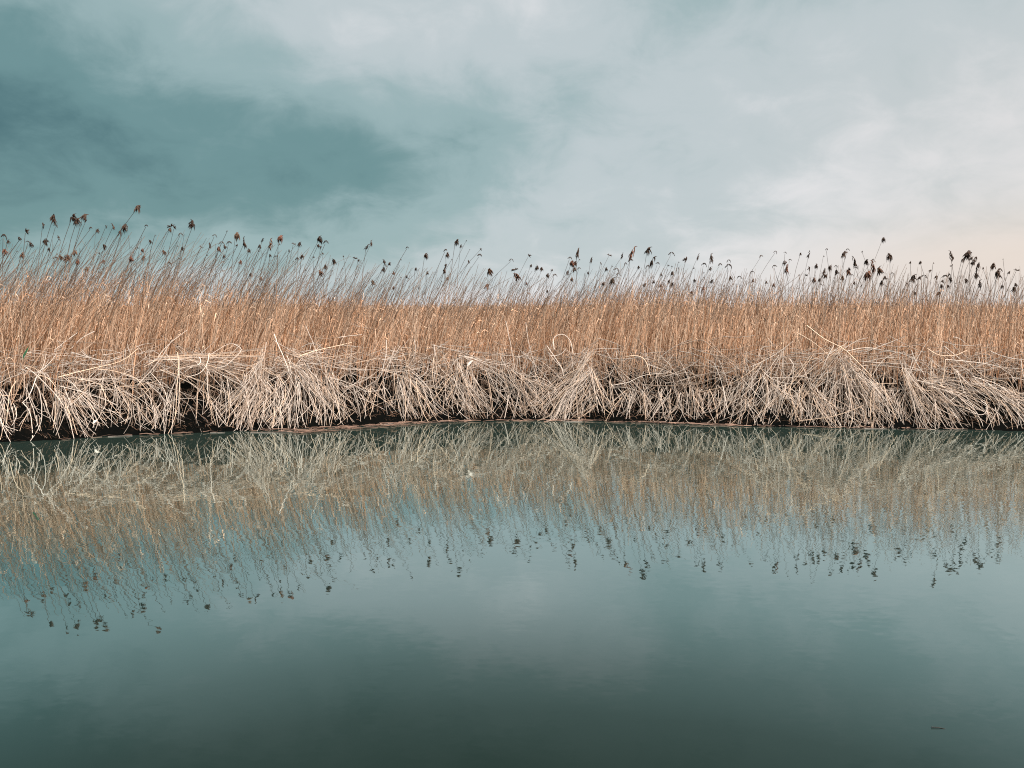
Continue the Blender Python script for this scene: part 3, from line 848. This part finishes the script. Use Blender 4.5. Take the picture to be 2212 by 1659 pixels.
# single stems that stand out: label, window, points, radius, brightness
SINGLES = [
 ('long bow-shaped pale stem curving to the water in the left tangle', 1, '520,780 590,920 615,1150 600,1380 450,1650', 0.0085),
 ('long stem running down right from the left tangle to the waterline', 1, '380,540 560,680 850,980 1000,1250 1100,1620', 0.0085),
 ('inward-bent stem closest to the left edge of the tangle', 1, '240,740 150,900 120,1100 95,1380', 0.008),
 ('pale hanging stem hooked back at its lower end, left tangle', 1, '360,640 360,850 330,980 230,1050', 0.008),
 ('short curved stem crossing the bow-shaped stem at left', 1, '540,680 480,850 420,980 340,1060', 0.008),
 ('drooping stem inside the bow-shaped stem at left', 1, '330,1060 420,1170 470,1350 480,1590', 0.008),
 ('long shallow stem rising right above the combed left sheaf', 1, '860,690 1200,600 1450,540 1800,450 2050,260', 0.008),
 ('sagging stem dipping below the dark standing reeds at left', 1, '1050,320 1300,390 1550,450 1800,400', 0.009),
 ('level straight stem lying across the left half of the bank', 1, '1200,720 1700,715 2250,722', 0.006),
 ('slanting stem among the reeds above the matted grey heap', 1, '1150,30 970,160 800,290', 0.008),
 ('kinked stem tip above the sagging stem at left', 1, '1400,10 1200,120 1060,260', 0.008),
 ('stem arching right over the thin upright stems at left', 1, '1450,570 1700,600 2000,700 2200,900', 0.007),
 ('straight white stem slanting up right across the black hollow', 2, '-170,880 -80,780 0,700 160,500 340,215', 0.0095),
 ('white stem hooked left at its foot above the black hollow', 2, '885,410 850,580 740,710 560,770', 0.0085),
 ('tall thin white stem hanging down the middle of the black hollow', 2, '850,590 860,900 870,1100 830,1220', 0.008),
 ('white stem bent into a hairpin above the layered mat', 2, '1250,280 1360,350 1280,470 1130,600 990,635', 0.0085),
 ('small white hook on the layered flat mat', 2, '745,470 750,560 600,635', 0.0085),
 ('upright stem left of the hooked white stem over the hollow', 2, '420,400 430,700 410,900 385,1350', 0.007),
 ('leaning white stem poking up above the domed heap', 2, '1850,130 1900,270 2000,500 2070,700', 0.0085),
 ('broken stem pointing right above the dense drooping fringe', 3, '330,150 430,135 540,125', 0.009),
 ('slanting bright stem standing behind the dense drooping fringe', 3, '420,60 350,220 300,400', 0.0085),
 ('leaning stem at the left of the dense drooping fringe', 3, '60,50 130,220 200,420', 0.0075),
 ('shallow stem bridging the reeds over the drooping fringe', 3, '0,310 150,260 330,220 450,190', 0.0085),
 ('upright broken stem above the crossed dark-backed stems', 3, '745,170 740,300 700,470', 0.008),
 ('white stem propped on the floating debris left of the thick sheaf', 4, '510,640 500,740 480,835', 0.009),
 ('long bright stem slanting down right to the thick sheaf foot', 4, '540,430 680,560 820,720', 0.0085),
 ('arched stem bent over like a cane among the orange reeds', 4, '900,250 900,150 980,125 1040,180 1060,280', 0.009),
 ('tall bright stem standing in front of the reeds near centre', 4, '490,10 530,200 570,420', 0.008),
 ('second tall bright stem, right of the centre one', 4, '660,20 690,220 760,450', 0.008),
 ('leaning stem under the cane-like arch', 4, '840,220 960,400 980,480', 0.008),
 ('shallow stem arching over the short upright tufts', 5, '130,555 260,530 400,470 600,450', 0.008),
 ('round-bent stem above the shallow arch near the tufts', 5, '240,310 340,305 410,350 450,480', 0.0085),
 ('level stem lying over the short upright tufts', 5, '400,550 600,560 880,535', 0.007),
 ('arched stem leaning right among the orange reeds', 5, '710,210 880,170 1000,250 1160,360', 0.0085),
 ('long stem slanting down right over the tent heap peak', 6, '510,0 650,110 820,200 940,310 1060,430', 0.009),
 ('slanting stem left of the tent heap peak', 6, '430,65 560,140 690,250', 0.008),
 ('short stem leaning against the tent heap ridge', 6, '740,170 690,260 640,370', 0.0085),
 ('curved stem bowing right from the tent heap peak', 6, '840,190 940,130 1030,105', 0.008),
 ('flatter curved stem right of the tent heap peak', 6, '850,220 1000,190 1140,205', 0.0075),
 ('long low stem lying across the foot of the tent heap', 6, '450,810 700,780 900,720 990,680', 0.008),
 ('upward-bent stem right of the tent heap', 6, '1070,420 1130,330 1180,280 1269,230', 0.0075),
 ('upright white stem standing alone over the slanting stem bank', 7, '600,290 590,400 565,510', 0.009),
 ('sagging stem among brown reeds toward the right edge', 7, '450,200 540,250 680,255 790,210', 0.0075),
 ('long shallow stem among brown reeds near the right edge', 7, '600,290 860,315 1080,355', 0.0075),
 ('long stem arching down right above the right-edge sweep', 7, '800,325 950,450 1100,480 1230,590', 0.008),
 ('looped stem curling in the right black hollow', 7, '900,640 960,690 920,760 820,740', 0.008),
 ('leaning stem above the pouring stems by the tent heap', 7, '310,210 350,310 420,420', 0.008),
]
tot_guides = sum(len(c_[2]) for c_ in CLUMPS)
n_part = 0
for label, win, guides in CLUMPS:
    stems = []
    for g in guides:
        p, n, s = g.split('|')
        pts, k = frame_pts(win, p)
        for i in range(max(2, int(int(n) * 0.82))):
            lay = RNG.normal(0.03, 0.12) if i else -0.08
            P = stem_curve(pts, float(s) * k * 1.3, 8, lay)
            rad = RNG.uniform(0.0029, 0.0052)
            stems.append((i, P, rad, pale(1.0 if i < 10 else 0.92)))
    cen = np.mean([s_[1].mean(0) for s_ in stems], 0)
    cen[2] = max(0.0, min(s_[1][:, 2].min() for s_ in stems))
    root = empty('reed_clump', cen)
    tag(root, label, 'reed clump', 'collapsed reed clumps along the bank')
    stems.sort(key=lambda s_: (s_[0], s_[1][:, 1].mean()))
    first, rest = stems[:12], stems[12:]
    for _, P, rad, col in first:
        stem_obj('stem', P, rad, col, root)
    PP = np.array([s_[1] for s_ in rest]) - cen
    rr_ = np.array([s_[2] for s_ in rest])[:, None] * np.linspace(1, 0.65, 8)[None]
    V, Q, CC = tubes(PP, rr_, np.array([s_[3] for s_ in rest]), 4)
    o = build('stem_bundle', V, Q, M_PALE, CC, root)
    o['kind'] = 'stuff'
for label, win, p, rad in SINGLES:
    pts, k = frame_pts(win, p)
    P = stem_curve(pts, 0.0, 12, -0.16, 0.0, 0.7)
    tag(stem_obj('fallen_reed', P, rad * 0.82, pale() * 1.05), label, 'reed stem', 'single fallen stems along the bank')

HOLLOW = [(440, 850, 70), (40, 865, 40), (105, 860, 18), (755, 790, 40), (825, 880, 24), (2108, 870, 36), (1905, 820, 20), (620, 860, 22), (1380, 850, 22)]
# broken stalks and leaf scraps lying behind the front stems, all along the bank
parts = []
N = 2900
u = RNG.uniform(-260, 2470, N)
top = RNG.uniform(20, 150, N)
w = vw(u)
ang = RNG.normal(1.35, 0.55, N) * np.where(RNG.random(N) < 0.5, 1, -1)
L = RNG.uniform(14, 62, N)
t5 = np.linspace(-0.5, 0.5, 5)
PPs = []
for i in range(N):
    d = np.array([math.cos(ang[i]), abs(math.sin(ang[i]))])
    c0 = np.array([u[i], w[i] - top[i]])
    bend = RNG.normal(0, 5)
    px = c0 + np.outer(t5, d) * L[i] + np.outer(4 * t5 * t5, [d[1], -d[0]]) * bend
    px[:, 1] = np.minimum(px[:, 1], vw(px[:, 0]) - 3)
    PPs.append(to_place(px, RNG.uniform(0.10, 0.34)))
cols = np.array([(DULL if RNG.random() < 0.8 else PALE) * RNG.uniform(0.25, 0.95) for _ in range(N)])
parts.append(tubes(np.array(PPs), np.outer(RNG.uniform(0.003, 0.006, N), [1, 1, .9, .8, .6]), cols))
# long pale stems strewn over the whole front
N = 620
K_ = 7
tt = np.linspace(0, 1, K_)
PPs = []
for i in range(N):
    u0 = RNG.uniform(-260, 2470)
    w0 = float(vw(u0))
    a0 = np.array([u0, w0 - RNG.uniform(45, 165)])
    if any(((u0 - hu) / hr) ** 2 + ((w0 - 70 - hv) / 60) ** 2 < 1 for hu, hv, hr in HOLLOW) and RNG.random() < 0.85:
        continue
    a1 = np.array([u0 + RNG.normal(12, 48), w0 - RNG.uniform(0, 30) - (RNG.random() < 0.25) * RNG.uniform(20, 80)])
    d = a1 - a0
    nrm = np.array([-d[1], d[0]]) / (np.linalg.norm(d) + 1e-6)
    px = a0 + np.outer(tt, d) + np.outer(4 * tt * (1 - tt), nrm) * RNG.normal(0, 9) + RNG.normal(0, 0.3, (K_, 2))
    PPs.append(to_place(px, RNG.uniform(-0.12, 0.16)))
N = len(PPs)
cols = np.array([pale(0.95) for _ in range(N)])
parts.append(tubes(np.array(PPs), np.outer(RNG.uniform(0.003, 0.0052, N), np.linspace(1, 0.6, K_)), cols))
# horizontally broken stalks where the standing reeds meet the fallen ones
N = 1100
u = RNG.uniform(-260, 2470, N)
v = RNG.normal(785, 22, N) + 10 * np.sin(u / 170)
PPs = []
for i in range(N):
    a = RNG.normal(0, 0.45)
    d = np.array([math.cos(a), math.sin(a)])
    Ls = RNG.uniform(25, 110)
    px = np.array([u[i], v[i]]) + np.outer(t5, d) * Ls + np.outer(4 * t5 * t5, [d[1], -d[0]]) * RNG.normal(0, 5)
    PPs.append(to_place(px, RNG.uniform(-0.05, 0.5)))
cols = np.array([(DULL * 1.1 if RNG.random() < 0.55 else PALE * 0.9) * RNG.uniform(0.55, 1.1) for _ in range(N)])
parts.append(tubes(np.array(PPs), np.outer(RNG.uniform(0.0035, 0.0065, N), [1, 1, .9, .8, .6]), cols))
v_, q_, c_ = join(parts)
o = build('broken_stalks', v_, q_, M_REED, c_)
tag(o, 'broken brown stalks littering the bank behind the pale clumps', 'reed litter', kind='stuff')

# short dead shoots on the face of the bank
N = 7000
X = RNG.uniform(-11, 11, N)
o_ = RNG.uniform(0.03, 0.75, N)
Y = edge(X) + o_
Z = ground_z(X, Y)
L = RNG.uniform(0.05, 0.17, N)
a = RNG.normal(0, 0.7, N)
fw = RNG.uniform(-0.6, 0.0, N)
PPs = np.stack([np.stack([X + tt * L * np.sin(a) + tt * tt * 0.3 * L * np.sin(a), Y + tt * L * fw, Z - 0.01 + tt * L * (np.cos(a) - 0.35 * tt)], -1) for tt in (0, 0.5, 1.0)], 1)
cols = np.array([0.15, 0.085, 0.055]) * RNG.uniform(0.15, 1.6, (N, 1)) ** 1.3
v_, q_, c_ = tubes(PPs, np.outer(RNG.uniform(0.002, 0.0042, N), [1, 0.9, 0.3]), cols)
o = build('dead_shoots', v_, q_, M_DEBRIS, c_)
tag(o, 'short dark dead shoots covering the face of the bank', 'undergrowth', kind='stuff')

# ------------------------------------------------------------------ debris afloat at the water's edge
N = 1500
u = RNG.uniform(-200, 2420, N)
dens = np.interp(u, [-200, 250, 300, 480, 600, 680, 800, 900, 1000, 1300, 1500, 1700, 2000, 2420], [.0, .02, .3, .02, .4, 1, 1, .7, .35, .4, .45, .15, .05, .03])
u = u[RNG.random(N) < dens]
N = len(u)
wid = np.interp(u, [0, 560, 650, 780, 900, 1000, 1300, 2212], [0.08, 0.10, 0.42, 0.42, 0.26, 0.16, 0.16, 0.09])
D = dw(u) + 0.06 - wid * RNG.random(N) ** 1.2
X = (u - 1106) / F * D
a = RNG.normal(0, 0.22, N)
L = RNG.uniform(0.06, 0.34, N)
PPs = np.stack([np.stack([X + tt * L * np.cos(a), D + tt * L * np.sin(a) + 0.02 * RNG.normal(size=N), RNG.uniform(0.003, 0.022, N)], -1) for tt in (-.5, 0, .5)], 1)
cols = np.array([np.array([0.22, 0.135, 0.10]) * RNG.uniform(0.15, 1.5) for _ in range(N)])
v_, q_, c_ = tubes(PPs, np.outer(RNG.uniform(0.003, 0.0075, N), [0.8, 1, 0.6]), cols, 4)
o = build('floating_debris', v_, q_, M_DEBRIS, c_)
tag(o, 'raft of short brown reed scraps floating along the waterline', 'debris', kind='stuff')

FLOAT = [
 ('bent pale stem floating at the waterline below the tent heap', 6, '1000,880 1060,865 1130,862 1195,878', 0.008),
 ('thin stem floating by the right edge of the bank', 7, '510,898 550,900 590,897', 0.006),
 ('long pinkish stem afloat in front of the domed heap', 2, '1500,1590 1800,1585 2200,1575', 0.008),
 ('dark curved stem trailing on the water below the black hollow', 2, '900,1570 1020,1540 1120,1510', 0.006),
 ('pale stem lying on the debris left of centre', 3, '660,838 730,848 800,852', 0.008),
 ('reddish stem afloat below the thick diagonal sheaf', 4, '1000,862 1070,864 1140,860', 0.008),
 ('brown stem afloat at the foot of the combed left sheaf', 1, '1600,1490 1780,1510 1960,1545', 0.007),
]
for label, win, p, rad in FLOAT:
    pts, k = frame_pts(win, p)
    c_ = catmull(pts, 8)
    D = dw(c_[:, 0]) - 0.05
    a_, b_ = ray(c_[:, 0], np.maximum(c_[:, 1], vw(c_[:, 0]) + 1))
    Dz = (0.006 - CAM_H) / b_
    P = np.stack([a_ * Dz, Dz, np.full(8, 0.006)], -1)
    tag(stem_obj('floating_stem', P, rad * 0.65, PALE * RNG.uniform(0.25, 0.55)), label, 'reed stem', 'stems afloat at the waterline')
# a lone twig out on the open water
a_, b_ = ray(np.array([2012, 2028, 2042.]), np.array([1571.0, 1571.5, 1573]))
Dz = (0.003 - CAM_H) / b_
P = np.stack([a_ * Dz, Dz, np.array([0.004, 0.003, 0.0])], -1)
tag(stem_obj('twig', P, 0.0022, np.array([0.02, 0.02, 0.018])), 'small dark twig alone on the open water, lower right', 'twig')


def leaf_thing(label, win, p, wid, col):
    pts, k = frame_pts(win, p)
    P = to_place(catmull(pts, 6), -0.2)
    loc = P.mean(0)
    W = np.array([[0.25, 0.8, 1.0, 0.9, 0.6, 0.08]]) * wid
    sd_ = np.cross(P[-1] - P[0], [0, 1.0, 0.25]); sd_ /= np.linalg.norm(sd_)
    V, Q, CC = ribbons((P - loc)[None], W, np.array([col]), sd_[None])
    V[::2, 1] += 0.006                                   # a shallow fold along the blade
    V2 = V + np.array([0, 0.0015, 0])
    n = len(V)
    o = build('leaf', np.vstack([V, V2]), np.vstack([Q, Q[:, ::-1] + n]), M_PALE, np.vstack([CC, CC]))
    o.location = [float(x) for x in loc]
    tag(o, label, 'leaf')


leaf_thing('green leaf among dark reeds above the left tangle', 1, '420,240 390,300 350,370 340,440', 0.016, np.array([0.02, 0.075, 0.035]))
leaf_thing('small pale curled leaf near the foot of the combed sheaf', 1, '1370,1380 1400,1345 1445,1315', 0.012, PALE * 1.25)
leaf_thing('broad pale leaf caught above the thick fall of stems', 4, '165,390 185,365 215,338', 0.016, PALE * 1.2)
leaf_thing('white curled leaf on the matted grey heap', 1, '690,510 740,505 800,545', 0.016, PALE * 1.2)
